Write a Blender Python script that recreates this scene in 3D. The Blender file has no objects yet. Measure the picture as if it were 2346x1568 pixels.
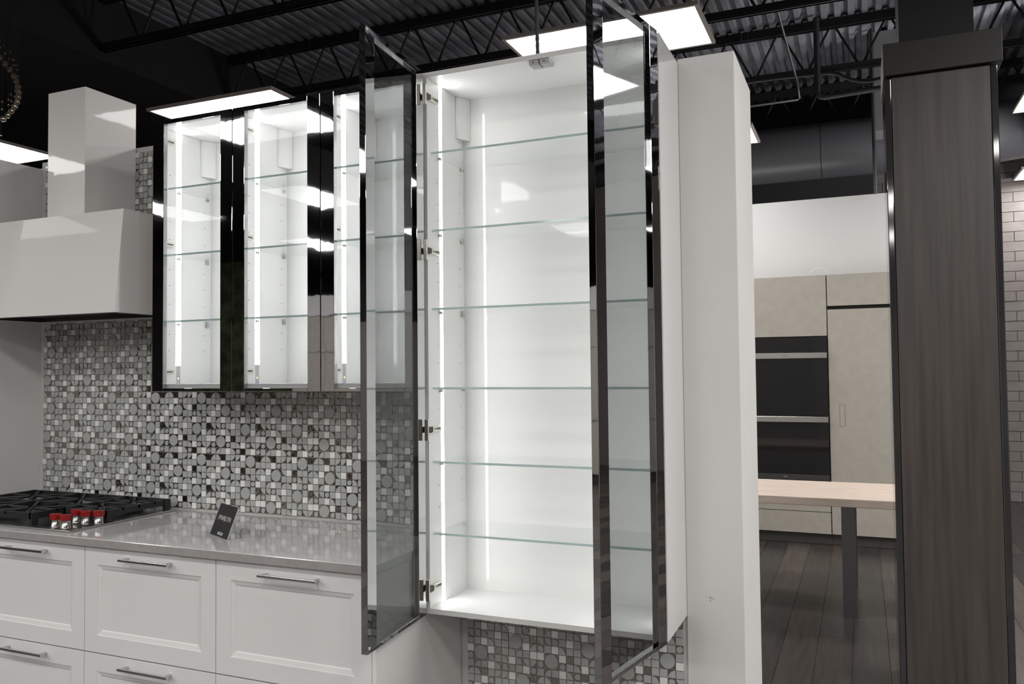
import bpy, bmesh, math, random
from mathutils import Vector, Matrix

# ------------------------------------------------------------------ camera
H = 1.55                                   # camera height above the floor; all z below are relative to the camera
FPX, YAW, PITCH, ROLL = 1880.85, math.radians(23.0416), math.radians(1.9825), math.radians(0.592)
scene = bpy.context.scene
COL = scene.collection
fw = Vector((-math.sin(YAW) * math.cos(PITCH), math.cos(YAW) * math.cos(PITCH), math.sin(PITCH)))
rt = Vector((math.cos(YAW), math.sin(YAW), 0))
dn = fw.cross(rt)
r2 = math.cos(ROLL) * rt + math.sin(ROLL) * dn
d2 = -math.sin(ROLL) * rt + math.cos(ROLL) * dn
cam_data = bpy.data.cameras.new('camera')
cam_data.sensor_width = 36
cam_data.lens = FPX / 2346 * 36
cam_data.clip_start = 0.05
cam = bpy.data.objects.new('camera', cam_data)
m3 = Matrix((r2, -d2, -fw)).transposed()
cam.matrix_world = Matrix.Translation((0, 0, H)) @ m3.to_4x4()
COL.objects.link(cam)
scene.camera = cam

# ------------------------------------------------------------------ world + exposure
world = bpy.data.worlds.new('world')
scene.world = world
world.use_nodes = True
world.node_tree.nodes['Background'].inputs[0].default_value = (0.9, 0.95, 1, 1)
world.node_tree.nodes['Background'].inputs[1].default_value = 0.004
vs = scene.view_settings
vs.view_transform = 'Standard'
vs.look = 'None'
vs.gamma = 1
vs.use_curve_mapping = False
vs.exposure = 0.0
scene.cycles.max_bounces = 6
scene.cycles.diffuse_bounces = 3
scene.cycles.glossy_bounces = 4
PANEL_E = 19.0       # ceiling panel emission
STRIP_E = 21.0       # cabinet strip emission
random.seed(7)
def area_lamp(name, loc, sx, sy, power, col=(1, 0.97, 0.93), up=True):
    l = bpy.data.lights.new(name, 'AREA'); l.shape = 'RECTANGLE'; l.size = sx; l.size_y = sy; l.energy = power; l.color = col
    o = bpy.data.objects.new(name, l); COL.objects.link(o); o.location = (loc[0], loc[1], loc[2] + H)
    if up: o.rotation_euler = (math.pi, 0, 0)
    return o
# unseen uplights; only the first lies on top of the far tall units
area_lamp('unseen_uplight', (-0.3, 7.86, 0.84), 2.2, 0.2, 5)
area_lamp('unseen_uplight', (2.6, 7.4, 0.9), 1.6, 0.4, 210)  # added in mid-air to brighten the roof deck on the right
area_lamp('unseen_uplight', (-1.2, 9.0, 1.0), 2.0, 0.3, 10)  # added behind the partition to light the duct and deck

# ------------------------------------------------------------------ materials
MATS = {}
def mat(name, col, rough=0.5, metal=0.0, spec=0.5, coat=0.0, var=0.0, vscale=8.0, bump=0.0, bscale=40.0,
        stretch=(1, 1, 1), emit=None, estr=0.0, col2=None, detail=3.0, bdist=0.002):
    if name in MATS: return MATS[name]
    m = bpy.data.materials.new(name); m.use_nodes = True
    nt = m.node_tree; b = nt.nodes['Principled BSDF']
    b.inputs['Base Color'].default_value = (*col, 1)
    b.inputs['Roughness'].default_value = rough
    b.inputs['Metallic'].default_value = metal
    b.inputs['Specular IOR Level'].default_value = spec
    b.inputs['Coat Weight'].default_value = coat
    b.inputs['Coat Roughness'].default_value = 0.03
    if emit:
        b.inputs['Emission Color'].default_value = (*emit, 1)
        b.inputs['Emission Strength'].default_value = estr
    if var or bump:
        tc = nt.nodes.new('ShaderNodeTexCoord'); mp = nt.nodes.new('ShaderNodeMapping')
        mp.inputs['Scale'].default_value = stretch
        nt.links.new(tc.outputs['Object'], mp.inputs['Vector'])
    if var:
        n = nt.nodes.new('ShaderNodeTexNoise'); n.inputs['Scale'].default_value = vscale; n.inputs['Detail'].default_value = detail
        nt.links.new(mp.outputs[0], n.inputs['Vector'])
        r = nt.nodes.new('ShaderNodeValToRGB')
        r.color_ramp.elements[0].position = 0.32; r.color_ramp.elements[1].position = 0.68
        c2 = col2 if col2 else tuple(min(1, c * (1 + var)) for c in col)
        r.color_ramp.elements[0].color = (*[c * (1 - var) for c in col], 1)
        r.color_ramp.elements[1].color = (*c2, 1)
        nt.links.new(n.outputs['Fac'], r.inputs[0]); nt.links.new(r.outputs[0], b.inputs['Base Color'])
    if bump:
        n2 = nt.nodes.new('ShaderNodeTexNoise'); n2.inputs['Scale'].default_value = bscale
        nt.links.new(mp.outputs[0], n2.inputs['Vector'])
        bp = nt.nodes.new('ShaderNodeBump'); bp.inputs['Strength'].default_value = bump; bp.inputs['Distance'].default_value = bdist
        nt.links.new(n2.outputs['Fac'], bp.inputs['Height'])
        nt.links.new(bp.outputs[0], b.inputs['Normal'])
        if coat: nt.links.new(bp.outputs[0], b.inputs['Coat Normal'])
    MATS[name] = m
    return m

def thin_glass(name, tint, ior=1.5, refl=1.0, bump=0.0):
    m = bpy.data.materials.new(name); m.use_nodes = True
    nt = m.node_tree; nt.nodes.remove(nt.nodes['Principled BSDF'])
    out = nt.nodes['Material Output']
    tr = nt.nodes.new('ShaderNodeBsdfTransparent'); tr.inputs[0].default_value = (*tint, 1)
    gl = nt.nodes.new('ShaderNodeBsdfGlossy'); gl.inputs['Roughness'].default_value = 0.0
    gl.inputs[0].default_value = (refl, refl, refl, 1)
    # Schlick reflectance, the same from both sides of the pane
    f0 = ((ior - 1) / (ior + 1)) ** 2
    ge = nt.nodes.new('ShaderNodeNewGeometry'); dt_ = nt.nodes.new('ShaderNodeVectorMath'); dt_.operation = 'DOT_PRODUCT'
    nt.links.new(ge.outputs['Incoming'], dt_.inputs[0]); nt.links.new(ge.outputs['Normal'], dt_.inputs[1])
    def mth(op, *vals):
        n_ = nt.nodes.new('ShaderNodeMath'); n_.operation = op
        for i_, v_ in enumerate(vals):
            if isinstance(v_, (int, float)): n_.inputs[i_].default_value = v_
            else: nt.links.new(v_, n_.inputs[i_])
        return n_.outputs[0]
    fr_o = mth('MULTIPLY_ADD', mth('POWER', mth('SUBTRACT', 1.0, mth('ABSOLUTE', dt_.outputs['Value'])), 5.0), 1 - f0, f0)
    mx = nt.nodes.new('ShaderNodeMixShader')
    nt.links.new(fr_o, mx.inputs[0]); nt.links.new(tr.outputs[0], mx.inputs[1]); nt.links.new(gl.outputs[0], mx.inputs[2])
    nt.links.new(mx.outputs[0], out.inputs[0])
    if bump:
        tc = nt.nodes.new('ShaderNodeTexCoord'); n = nt.nodes.new('ShaderNodeTexNoise'); n.inputs['Scale'].default_value = 6
        nt.links.new(tc.outputs['Object'], n.inputs['Vector'])
        bp = nt.nodes.new('ShaderNodeBump'); bp.inputs['Strength'].default_value = bump; bp.inputs['Distance'].default_value = 0.002
        nt.links.new(n.outputs['Fac'], bp.inputs['Height']); nt.links.new(bp.outputs[0], gl.inputs['Normal'])
    MATS[name] = m
    return m

M_wall = mat('white_wall_paint', (0.75, 0.74, 0.725), 0.85, var=0.02, vscale=3, bump=0.15, bscale=90)
M_pier_mark = mat('scuff', (0.38, 0.36, 0.35), 0.9)
M_cab_in = mat('cabinet_white_gloss', (0.79, 0.79, 0.78), 0.55, coat=0.7, spec=0.2)
M_side = mat('cabinet_side_gloss', (0.76, 0.755, 0.745), 0.1, coat=0.6, spec=0.6)
M_edge = mat('cabinet_edge', (0.72, 0.71, 0.69), 0.4)
M_drawer = mat('satin_white_lacquer', (0.77, 0.76, 0.75), 0.42)
M_panel_grey = mat('grey_side_panel', (0.80, 0.785, 0.765), 0.6, var=0.03, vscale=2)
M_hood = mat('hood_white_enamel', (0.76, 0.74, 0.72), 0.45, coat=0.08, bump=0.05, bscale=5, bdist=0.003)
M_chim = mat('chimney_gloss_enamel', (0.80, 0.78, 0.76), 0.4, coat=0.35, bump=0.06, bscale=12, bdist=0.003)
M_chrome = mat('polished_dark_chrome', (0.53, 0.53, 0.54), 0.02, metal=1.0, bump=0.06, bscale=9, bdist=0.004)
M_chrome_b = mat('black_polished_edge', (0.035, 0.033, 0.034), 0.06, spec=0.8, bump=0.03, bscale=9)
M_steel = mat('stainless_steel', (0.52, 0.51, 0.49), 0.25, metal=1.0)
M_nickel = mat('nickel', (0.72, 0.69, 0.62), 0.2, metal=1.0)
M_nickel_d = mat('hinge_black', (0.02, 0.02, 0.02), 0.4)
M_handle = mat('handle_satin_metal', (0.62, 0.62, 0.63), 0.18, metal=1.0)
M_latch = mat('latch_grey_plastic', (0.42, 0.42, 0.41), 0.5)
M_counter = mat('grey_quartz', (0.66, 0.65, 0.635), 0.07, var=0.05, vscale=14, col2=(0.74, 0.73, 0.72), detail=6, spec=0.9)
M_counter_edge = mat('grey_quartz_edge', (0.36, 0.34, 0.33), 0.25, var=0.06, vscale=40)
M_iron = mat('cast_iron', (0.018, 0.018, 0.02), 0.45, bump=0.2, bscale=200)
M_red = mat('red_knob', (0.26, 0.008, 0.008), 0.35)
M_black = mat('flat_black', (0.010, 0.010, 0.012), 0.6)
M_card = mat('black_card', (0.022, 0.020, 0.022), 0.55)
M_print = mat('white_print', (0.62, 0.62, 0.62), 0.6)
M_print_d = mat('dark_print', (0.03, 0.03, 0.03), 0.6)
M_print_g = mat('grey_print', (0.16, 0.16, 0.16), 0.6)
M_shelf_edge = mat('glass_edge_green', (0.66, 0.82, 0.80), 0.1, spec=0.6)
M_ceiling = mat('black_painted_deck', (0.11, 0.11, 0.13), 0.7, var=0.35, vscale=3)
M_joist = mat('black_painted_steel', (0.006, 0.006, 0.008), 0.55)
M_pipe = mat('black_painted_pipe', (0.022, 0.022, 0.026), 0.45)
M_soffit = mat('black_soffit', (0.008, 0.008, 0.009), 0.7)
M_frame_l = mat('panel_light_frame', (0.34, 0.31, 0.29), 0.5)
M_panel = mat('panel_light_diffuser', (0.9, 0.9, 0.9), 0.6, emit=(1.0, 0.985, 0.965), estr=PANEL_E)
M_strip = mat('led_strip', (0.9, 0.9, 0.9), 0.5, emit=(1, 0.995, 0.975), estr=STRIP_E)
M_strip_u = mat('led_strip_small', (0.9, 0.9, 0.9), 0.5, emit=(1, 0.995, 0.975), estr=STRIP_E * 0.95)
M_strip_off = mat('led_channel', (0.50, 0.50, 0.51), 0.25, metal=0.5)
M_dot = mat('led_dot', (0.9, 0.6, 0.2), 0.5, emit=(1, 0.65, 0.25), estr=3.0)
M_duct = mat('dark_duct', (0.085, 0.085, 0.095), 0.42)
M_darkwall = mat('dark_painted_wall', (0.018, 0.018, 0.022), 0.75, var=0.1)
M_block = mat('painted_block', (0.22, 0.195, 0.185), 0.6, var=0.10, vscale=5, bump=0.4, bscale=14, bdist=0.006)
M_mortar = mat('painted_mortar', (0.13, 0.115, 0.11), 0.8)
M_bulk = mat('grey_bulkhead', (0.115, 0.115, 0.125), 0.7, var=0.15, vscale=1.5)
M_beige = mat('beige_laminate', (0.50, 0.465, 0.41), 0.6, var=0.05, vscale=14, detail=6)
M_gap = mat('black_gap', (0.008, 0.008, 0.008), 0.8)
M_plinth = mat('grey_plinth', (0.14, 0.13, 0.12), 0.5)
M_oven = mat('black_oven_glass', (0.006, 0.006, 0.007), 0.06, spec=0.5)
M_table = mat('pale_oak', (0.62, 0.51, 0.43), 0.5, var=0.12, vscale=5, stretch=(1, 14, 14), detail=6)
M_leg = mat('brushed_metal_leg', (0.20, 0.20, 0.205), 0.35, metal=0.9)
M_floor_base = mat('floor_joint', (0.010, 0.009, 0.008), 0.7)
M_planks = [mat('dark_plank_%s' % k, c, r, var=0.24, vscale=3.0, stretch=(14, 0.9, 1), bump=0.12, bscale=24, detail=8)
            for k, c, r in (('umber', (0.042, 0.034, 0.030), 0.32), ('walnut', (0.054, 0.043, 0.037), 0.36),
                            ('smoke', (0.034, 0.030, 0.029), 0.28), ('taupe', (0.068, 0.054, 0.047), 0.38))]
M_wood = mat('grey_brown_wood', (0.068, 0.057, 0.050), 0.42, var=0.28, vscale=3.4, stretch=(9, 9, 0.35), bump=0.10, bscale=60, detail=8)
M_cap = mat('brown_black_cap', (0.018, 0.016, 0.013), 0.55)
M_grout = mat('pale_grout', (0.62, 0.61, 0.59), 0.8)
M_t_glass = mat('mosaic_frosted_glass', (0.46, 0.47, 0.46), 0.35, var=0.05, vscale=20)
M_t_white = mat('mosaic_white_stone', (0.86, 0.85, 0.83), 0.35, var=0.04, vscale=20)
M_t_mirror = mat('mosaic_bronze_mirror', (0.42, 0.38, 0.35), 0.16, metal=1.0, bump=0.5, bscale=60, bdist=0.003)
M_t_disc = mat('mosaic_disc_glass', (0.43, 0.44, 0.43), 0.4)
M_ball = bpy.data.materials.new('crystal'); M_ball.use_nodes = True
_b = M_ball.node_tree.nodes['Principled BSDF']; _b.inputs['Base Color'].default_value = (1.0, 0.86, 0.60, 1); _b.inputs['Roughness'].default_value = 0.02
_b.inputs['Transmission Weight'].default_value = 0.95; _b.inputs['IOR'].default_value = 1.55; _b.inputs['Metallic'].default_value = 0.0
M_wire = mat('fine_wire', (0.06, 0.055, 0.05), 0.4)
M_filter = mat('hood_filter', (0.10, 0.095, 0.09), 0.35, metal=0.7)
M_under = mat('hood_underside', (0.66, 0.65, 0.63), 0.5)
M_pin = mat('shelf_pin', (0.55, 0.53, 0.47), 0.25, metal=1.0)
M_hole = mat('pin_hole', (0.05, 0.05, 0.05), 0.8)
M_leaf = mat('moss_green', (0.035, 0.045, 0.016), 0.7, var=0.7, vscale=7, detail=8)
G_smoke = thin_glass('smoked_glass', (0.70, 0.71, 0.71), 1.4, refl=0.55, bump=0.03)
G_door = thin_glass('smoked_glass_closed', (0.86, 0.865, 0.87), 1.3, refl=0.3, bump=0.03)
G_shelf = thin_glass('clear_shelf_glass', (0.975, 0.985, 0.98), 1.35)
G_acryl = thin_glass('clear_acrylic', (0.93, 0.94, 0.94), 1.4)

# ------------------------------------------------------------------ mesh builder (coordinates relative to the camera height)
class MB:
    def __init__(s):
        s.v = []; s.f = []; s.mi = []; s.mats = []; s.smooth = []; s.T = None
    def mid(s, m):
        if m not in s.mats: s.mats.append(m)
        return s.mats.index(m)
    def add(s, vs_, fs, m, smooth=False):
        o = len(s.v); k = s.mid(m)
        for p in vs_:
            p = Vector(p)
            if s.T is not None: p = s.T @ p
            s.v.append(p)
        for f in fs:
            s.f.append([i + o for i in f]); s.mi.append(k); s.smooth.append(smooth)
        return s
    def box(s, x0, x1, y0, y1, z0, z1, m):
        return s.add([(x0, y0, z0), (x1, y0, z0), (x1, y1, z0), (x0, y1, z0), (x0, y0, z1), (x1, y0, z1), (x1, y1, z1), (x0, y1, z1)],
                     [(0, 3, 2, 1), (4, 5, 6, 7), (0, 1, 5, 4), (1, 2, 6, 5), (2, 3, 7, 6), (3, 0, 4, 7)], m)
    def box_lit(s, x0, x1, y0, y1, z0, z1, m, face, ml):
        """a box whose one face (index in box order) carries the glowing material"""
        n0 = len(s.mi); s.box(x0, x1, y0, y1, z0, z1, m); s.mi[n0 + face] = s.mid(ml)
        return s
    def prism(s, poly, axis, a, b, m, smooth=False):
        """poly in the two other axes (in xyz order), extruded along axis from a to b"""
        def P(q, t):
            return (t, q[0], q[1]) if axis == 'x' else (q[0], t, q[1]) if axis == 'y' else (q[0], q[1], t)
        n = len(poly)
        vs_ = [P(q, a) for q in poly] + [P(q, b) for q in poly]
        fs = [tuple(range(n)), tuple(range(2 * n - 1, n - 1, -1))]
        s.add(vs_, fs, m)
        s.add(vs_, [(i, (i + 1) % n, n + (i + 1) % n, n + i) for i in range(n)], m, smooth)
        return s
    def tube(s, pts, r, m, n=8, caps=True):
        pts = [Vector(p) for p in pts]; rings = []
        for i, p in enumerate(pts):
            d = (pts[min(i + 1, len(pts) - 1)] - pts[max(i - 1, 0)]).normalized()
            up = Vector((0, 0, 1)) if abs(d.z) < 0.9 else Vector((1, 0, 0))
            a = d.cross(up).normalized(); b = d.cross(a)
            rr = r[i] if isinstance(r, (list, tuple)) else r
            rings.append([p + a * math.cos(2 * math.pi * k / n) * rr + b * math.sin(2 * math.pi * k / n) * rr for k in range(n)])
        vs_ = [q for g in rings for q in g]
        fs = [(i * n + k, i * n + (k + 1) % n, (i + 1) * n + (k + 1) % n, (i + 1) * n + k) for i in range(len(pts) - 1) for k in range(n)]
        s.add(vs_, fs, m, True)
        if caps:
            s.add(rings[0], [tuple(range(n))], m); s.add(rings[-1], [tuple(range(n - 1, -1, -1))], m)
        return s
    def lathe(s, c, prof, m, n=20, smooth=True):
        """prof: list of (radius, z) going up, around vertical axis at c=(x,y)"""
        vs_ = [(c[0] + r * math.cos(2 * math.pi * k / n), c[1] + r * math.sin(2 * math.pi * k / n), z) for r, z in prof for k in range(n)]
        fs = [(i * n + k, i * n + (k + 1) % n, (i + 1) * n + (k + 1) % n, (i + 1) * n + k) for i in range(len(prof) - 1) for k in range(n)]
        s.add(vs_, fs, m, smooth)
        s.add(vs_[:n], [tuple(range(n - 1, -1, -1))], m); s.add(vs_[-n:], [tuple(range(n))], m)
        return s

def mesh_of(mb, name, off):
    me = bpy.data.meshes.new(name)
    me.from_pydata([tuple(p - off) for p in mb.v], [], mb.f)
    for m in mb.mats: me.materials.append(m)
    me.polygons.foreach_set('material_index', mb.mi)
    me.polygons.foreach_set('use_smooth', mb.smooth)
    me.update()
    return me

ORG = {}     # root object name -> origin in relative coordinates
def root_of(o):
    while o.parent: o = o.parent
    return o

def props(o, label=None, cat=None, group=None, kind=None):
    if label: o['label'] = label
    if cat: o['category'] = cat
    if group: o['group'] = group
    if kind: o['kind'] = kind
    return o

def thing(name, label, cat, loc, group=None):
    """Empty at the thing's base; loc relative to the camera height"""
    o = bpy.data.objects.new(name, None); COL.objects.link(o)
    o.location = (loc[0], loc[1], loc[2] + H); o.empty_display_size = 0.1
    ORG[o.name] = Vector(loc)
    return props(o, label, cat, group)

def part(name, mb, parent, label=None, kind=None, bevel=0.0, seg=2):
    off = ORG[root_of(parent).name]
    o = bpy.data.objects.new(name, mesh_of(mb, name, off)); COL.objects.link(o); o.parent = parent
    if bevel: add_bevel(o, bevel, seg)
    return props(o, label, kind=kind)

def add_bevel(o, w, seg=2):
    b = o.modifiers.new('bevel', 'BEVEL'); b.width = w; b.segments = seg; b.limit_method = 'ANGLE'; b.angle_limit = math.radians(50)

def solo(name, mb, label=None, cat=None, group=None, kind=None, bevel=0.0):
    """one mesh top-level object; origin at its own base centre"""
    xs = [p.x for p in mb.v]; ys = [p.y for p in mb.v]; zs = [p.z for p in mb.v]
    org = Vector(((min(xs) + max(xs)) / 2, (min(ys) + max(ys)) / 2, min(zs)))
    o = bpy.data.objects.new(name, mesh_of(mb, name, org)); COL.objects.link(o)
    o.location = (org.x, org.y, org.z + H)
    ORG[o.name] = org
    if bevel: add_bevel(o, bevel)
    return props(o, label, cat, group, kind)

def copy_tree(o, parent=None, dx=0.0, dy=0.0, dz=0.0):
    kids = list(o.children)
    c = o.copy(); COL.objects.link(c); c.parent = parent
    if parent is None:
        c.location = (o.location.x + dx, o.location.y + dy, o.location.z + dz)
        if o.name in ORG: ORG[c.name] = ORG[o.name] + Vector((dx, dy, dz))
    for k in kids: copy_tree(k, c)
    return c

def text_mesh(txt, size, m, M4, name, parent, extr=0.0003, sx=1.0):
    """real lettering, converted to a mesh and placed by M4 (relative coordinates)"""
    cu = bpy.data.curves.new(name, 'FONT'); cu.body = txt; cu.size = size; cu.align_x = 'CENTER'; cu.align_y = 'CENTER'; cu.extrude = extr
    cu.resolution_u = 2
    t = bpy.data.objects.new(name + '_curve', cu)
    me = bpy.data.meshes.new_from_object(t)
    bpy.data.objects.remove(t)
    off = ORG[root_of(parent).name]
    for v in me.vertices:
        q = M4 @ Vector((v.co.x * sx, v.co.y, v.co.z)); v.co = q - off
    me.name = name
    me.materials.clear(); me.materials.append(m)
    o = bpy.data.objects.new(name, me); COL.objects.link(o); o.parent = parent
    return o

W = 2.925            # face of the mosaic wall
FL = -1.55           # floor
DECK = 3.15          # underside of roof deck ribs

# ================================================================== SETTING
# floor: base plus individual planks where they can be told apart
fl = solo('floor', MB().box(-11, 7, -9, 12, FL - 0.12, FL - 0.004, M_floor_base), kind='structure')
pw = 0.182
nP = 0
rest = MB()
x = -11.0
ci = 0
plank_mesh = {}
while x < 7:
    off = random.uniform(0, 1.9); y = -9 - off; ci += 1
    while y < 12:
        L = random.choice((1.5, 1.9, 2.2))
        y0, y1 = max(y, -9), min(y + L, 12)
        m = random.choice(M_planks)
        if y1 - y0 > 0.05:
            xa, xb = x + 0.0012, x + pw - 0.0012
            near = (-1.7 < x < 3.0 and y1 > 2.9 and y0 < 11)
            if near and nP < 290:
                b = MB().box(xa, xb, y0 + 0.0012, y1 - 0.0012, FL - 0.004, FL, m)
                part('plank', b, fl); nP += 1
            else:
                rest.box(xa, xb, y0 + 0.0012, y1 - 0.0012, FL - 0.004, FL, m)
        y += L
    x += pw
part('plank_field', rest, fl, kind='stuff')

# ceiling: corrugated steel deck, ribs run away from the camera
def deck():
    mb = MB(); pitch = 0.112; x = -11.0; prof = []
    while x < 7:
        for dx, z in ((0, 0.0), (0.03, 0.0), (0.045, 0.038), (0.082, 0.038), (0.097, 0.0)):
            prof.append((x + dx, DECK + z))
        x += pitch
    n = len(prof)
    vs_ = [(p[0], -9, p[1]) for p in prof] + [(p[0], 12, p[1]) for p in prof]
    mb.add(vs_, [(i, i + 1, n + i + 1, n + i) for i in range(n - 1)], M_ceiling)
    mb.box(-11, 7, -9, 12, DECK + 0.045, DECK + 0.12, M_joist)
    return mb
solo('ceiling', deck(), kind='structure')

# outer walls of the hall
solo('wall_left', MB().box(-11.15, -11, -9, 12, FL, DECK + .1, M_darkwall), kind='structure')
solo('wall_right', MB().box(7, 7.15, -9, 12, FL, DECK + .1, mat('right_wall_paint', (0.55, 0.54, 0.53), 0.8)), kind='structure')
M_front = mat('front_wall_paint', (0.30, 0.28, 0.26), 0.8)
wf = MB().box(-11, 7, -9.15, -9, 0.9, DECK + .1, M_darkwall).box(-11, 7, -9.15, -9, FL, 0.9, M_front)
solo('wall_front', wf, kind='structure')
# far wall: painted blocks on the right, dark paint to the left
YB = 10.85
wfar = solo('wall_far', MB().box(-11, 7, YB + 0.012, YB + 0.2, FL, DECK + .1, M_mortar), kind='structure')
nb = 0
for r in range(40):
    z0 = FL + 0.001 + r * 0.114
    if z0 + 0.11 > DECK: break
    for c in range(-1, 9):
        x0 = c * 0.34 + (0.17 if r % 2 else 0.0) - 0.06
        if not (1.15 < x0 < 2.2 or (z0 > 1.5 and -0.1 < x0 < 0.5)): continue
        jz = random.uniform(0, 0.006)
        part('brick', MB().box(x0 + 0.003, x0 + 0.337, YB - jz, YB + 0.02, z0 + 0.003, z0 + 0.111, M_block), wfar); nb += 1
solo('wall_recess', MB().box(-11, 0.20, YB - 0.5, YB - 0.02, FL, 2.9, M_darkwall), kind='structure')
solo('wall_middle', MB().box(-4.5, 0.95, 8.34, 8.5, FL, 1.614, mat('partition_white', (0.40, 0.40, 0.40), 0.8)), kind='structure')

# ------------------------------------------------ kitchen partition wall with mosaic
wk = MB()
wk.box(-7.5, -3.881, W + 0.02, W + 0.45, FL, 1.075, M_wall)
wk.box(-3.881, -0.586, W + 0.0085, W + 0.45, FL, 1.100, M_grout)
wk.box(-3.881, -1.0, W + 0.012, W + 0.45, 1.075, 1.080, M_wall)
wall_back = solo('wall_back', wk, kind='structure')
pm = MB().box(-0.586, -0.387, W, W + 0.455, FL, 1.115, M_wall)
part('wall_end', pm, wall_back, bevel=0.003)
sc = MB()
for (dx, dz, w_, h_) in ((0, 0, .010, .004), (.012, -.003, .006, .003), (-.012, .004, .004, .002), (.002, -.012, .003, .008)):
    sc.box(-0.507 + dx, -0.507 + dx + w_, W - 0.0006, W + 0.001, -0.80 + dz, -0.80 + dz + h_, M_pier_mark)
part('scuff_mark', sc, wall_back)

# mosaic pattern transcribed from the photograph: G glass W stone M mirror C small disc a b c d quarter discs B big disc
PAT = ["aWGabWGCWG", "cCGWGBBGMc", "GWbGGBBWaC", "BBWMGGaGWW", "BBCGbWCcdC",
       "aGWbCMGWCG", "bMGddWBBMa", "GWCGGGBBGG", "WBBcWMGGab", "GBBGGCbGcW"]
TY0, TY1 = W + 0.0085, W + 0.0005      # back and proud face of a tile
def disc_poly(cx_, cz_, r, n):
    return [(cx_ + r * math.cos(2 * math.pi * k / n), cz_ + r * math.sin(2 * math.pi * k / n)) for k in range(n)]
def tile_geo(mb, kind, x0, z0, p):
    """a tile whose lower left corner is (x0,z0)"""
    g = p * 0.05
    xa, xb, za, zb = x0 + g, x0 + p - g, z0 + g, z0 + p - g
    def bx(y, m):      # five-sided box
        mb.add([(xa, y, za), (xb, y, za), (xb, y, zb), (xa, y, zb), (xa, TY0, za), (xb, TY0, za), (xb, TY0, zb), (xa, TY0, zb)],
               [(0, 1, 2, 3), (0, 4, 5, 1), (1, 5, 6, 2), (2, 6, 7, 3), (3, 7, 4, 0)], m)
    def plate(poly, m, y1=None):
        y1 = TY1 if y1 is None else y1
        n = len(poly); yb = TY1 + 0.0035
        vs_ = [(q[0], y1, q[1]) for q in poly] + [(q[0], yb, q[1]) for q in poly]
        mb.add(vs_, [tuple(range(n))] + [(i, n + i, n + (i + 1) % n, (i + 1) % n) for i in range(n)], m)
    if kind == 'G': bx(TY1, M_t_glass)
    elif kind == 'W': bx(TY1 - 0.0008, M_t_white)
    elif kind == 'M': bx(TY1 + 0.001, M_t_mirror)
    elif kind == 'C':
        bx(TY1 + 0.003, M_t_mirror); plate(disc_poly(x0 + p / 2, z0 + p / 2, p * 0.38, 12), M_t_disc)
    elif kind in 'abcd':
        bx(TY1 + 0.003, M_t_mirror)
        cx_ = x0 + p if kind in 'ac' else x0; cz_ = z0 if kind in 'ab' else z0 + p
        R = p * 0.93
        a0 = {'a': 90, 'b': 0, 'c': 180, 'd': 270}[kind]
        arc = []
        for k in range(7):
            a = math.radians(a0 + 15 * k)
            arc.append((min(max(cx_ + R * math.cos(a), xa), xb), min(max(cz_ + R * math.sin(a), za), zb)))
        ccx = min(max(cx_, xa), xb); ccz = min(max(cz_, za), zb)
        plate([(ccx, ccz)] + arc, M_t_glass)
    elif kind == 'B':
        xb2, zb2 = x0 + 2 * p - g, z0 + 2 * p - g
        y = TY1 + 0.003
        mb.add([(xa, y, za), (xb2, y, za), (xb2, y, zb2), (xa, y, zb2), (xa, TY0, za), (xb2, TY0, za), (xb2, TY0, zb2), (xa, TY0, zb2)],
               [(0, 1, 2, 3), (0, 4, 5, 1), (1, 5, 6, 2), (2, 6, 7, 3), (3, 7, 4, 0)], M_t_mirror)
        plate(disc_poly(x0 + p, z0 + p, p * 0.90, 22), M_t_disc)

tile_meshes = {}
def tile_obj(kind, x0, z0, p):
    key = (kind, round(p, 5))
    if key not in tile_meshes:
        mb = MB(); tile_geo(mb, kind, 0, 0, p)
        tile_meshes[key] = mesh_of(mb, 'round_tile' if kind == 'B' else 'mosaic_tile', Vector((0, 0, 0)))
    nm = 'round_tile' if kind == 'B' else 'mosaic_tile'
    o = bpy.data.objects.new(nm, tile_meshes[key]); COL.objects.link(o); o.parent = wall_back
    o.location = Vector((x0, 0, z0)) - ORG[wall_back.name]
tiles_rest = MB(); cnt = {'B': 0, 'o': 0}
def mosaic(ax, az, c_anchor, r_anchor, p, X0, X1, Z0, Z1, skip, single):
    """(ax,az) is the lower-left corner of pattern cell (c_anchor, r_anchor)"""
    i0 = math.floor((X0 - ax) / p); i1 = math.ceil((X1 - ax) / p)
    j0 = math.floor((Z0 - az) / p); j1 = math.ceil((Z1 - az) / p)
    for j in range(j1, j0 - 1, -1):
        for i in range(i0, i1 + 1):
            x0 = ax + i * p; z0 = az + j * p
            if x0 < X0 - 1e-4 or x0 + p > X1 + 0.004 or z0 < Z0 - 0.01 or z0 + p > Z1 + 0.006: continue
            if skip(x0 + p / 2, z0 + p / 2): continue
            c = (c_anchor + i) % 10; r = (r_anchor - j) % 10
            k = PAT[r][c]
            if k == 'B':
                lower = PAT[(r - 1) % 10][c] == 'B'; right = PAT[r][(c - 1) % 10] == 'B'
                if lower and not right:
                    # lower-left quarter owns the disc
                    if x0 + 2 * p > X1 + 0.004: tile_geo(tiles_rest, 'a', x0, z0, p); continue
                    if cnt['B'] < 290: tile_obj('B', x0, z0, p); cnt['B'] += 1
                    else: tile_geo(tiles_rest, 'B', x0, z0, p)
                continue
            if single and cnt['o'] < 298: tile_obj(k, x0, z0, p); cnt['o'] += 1
            else: tile_geo(tiles_rest, k, x0, z0, p)
p1, p2 = 0.02925, 0.0283
# lower right field, below the tall cabinet (largest in view)
mosaic(-1.243 - p1, -1.037, 5, 1, p1, -1.474, -0.588, FL, -0.84, lambda x, z: False, True)
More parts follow.
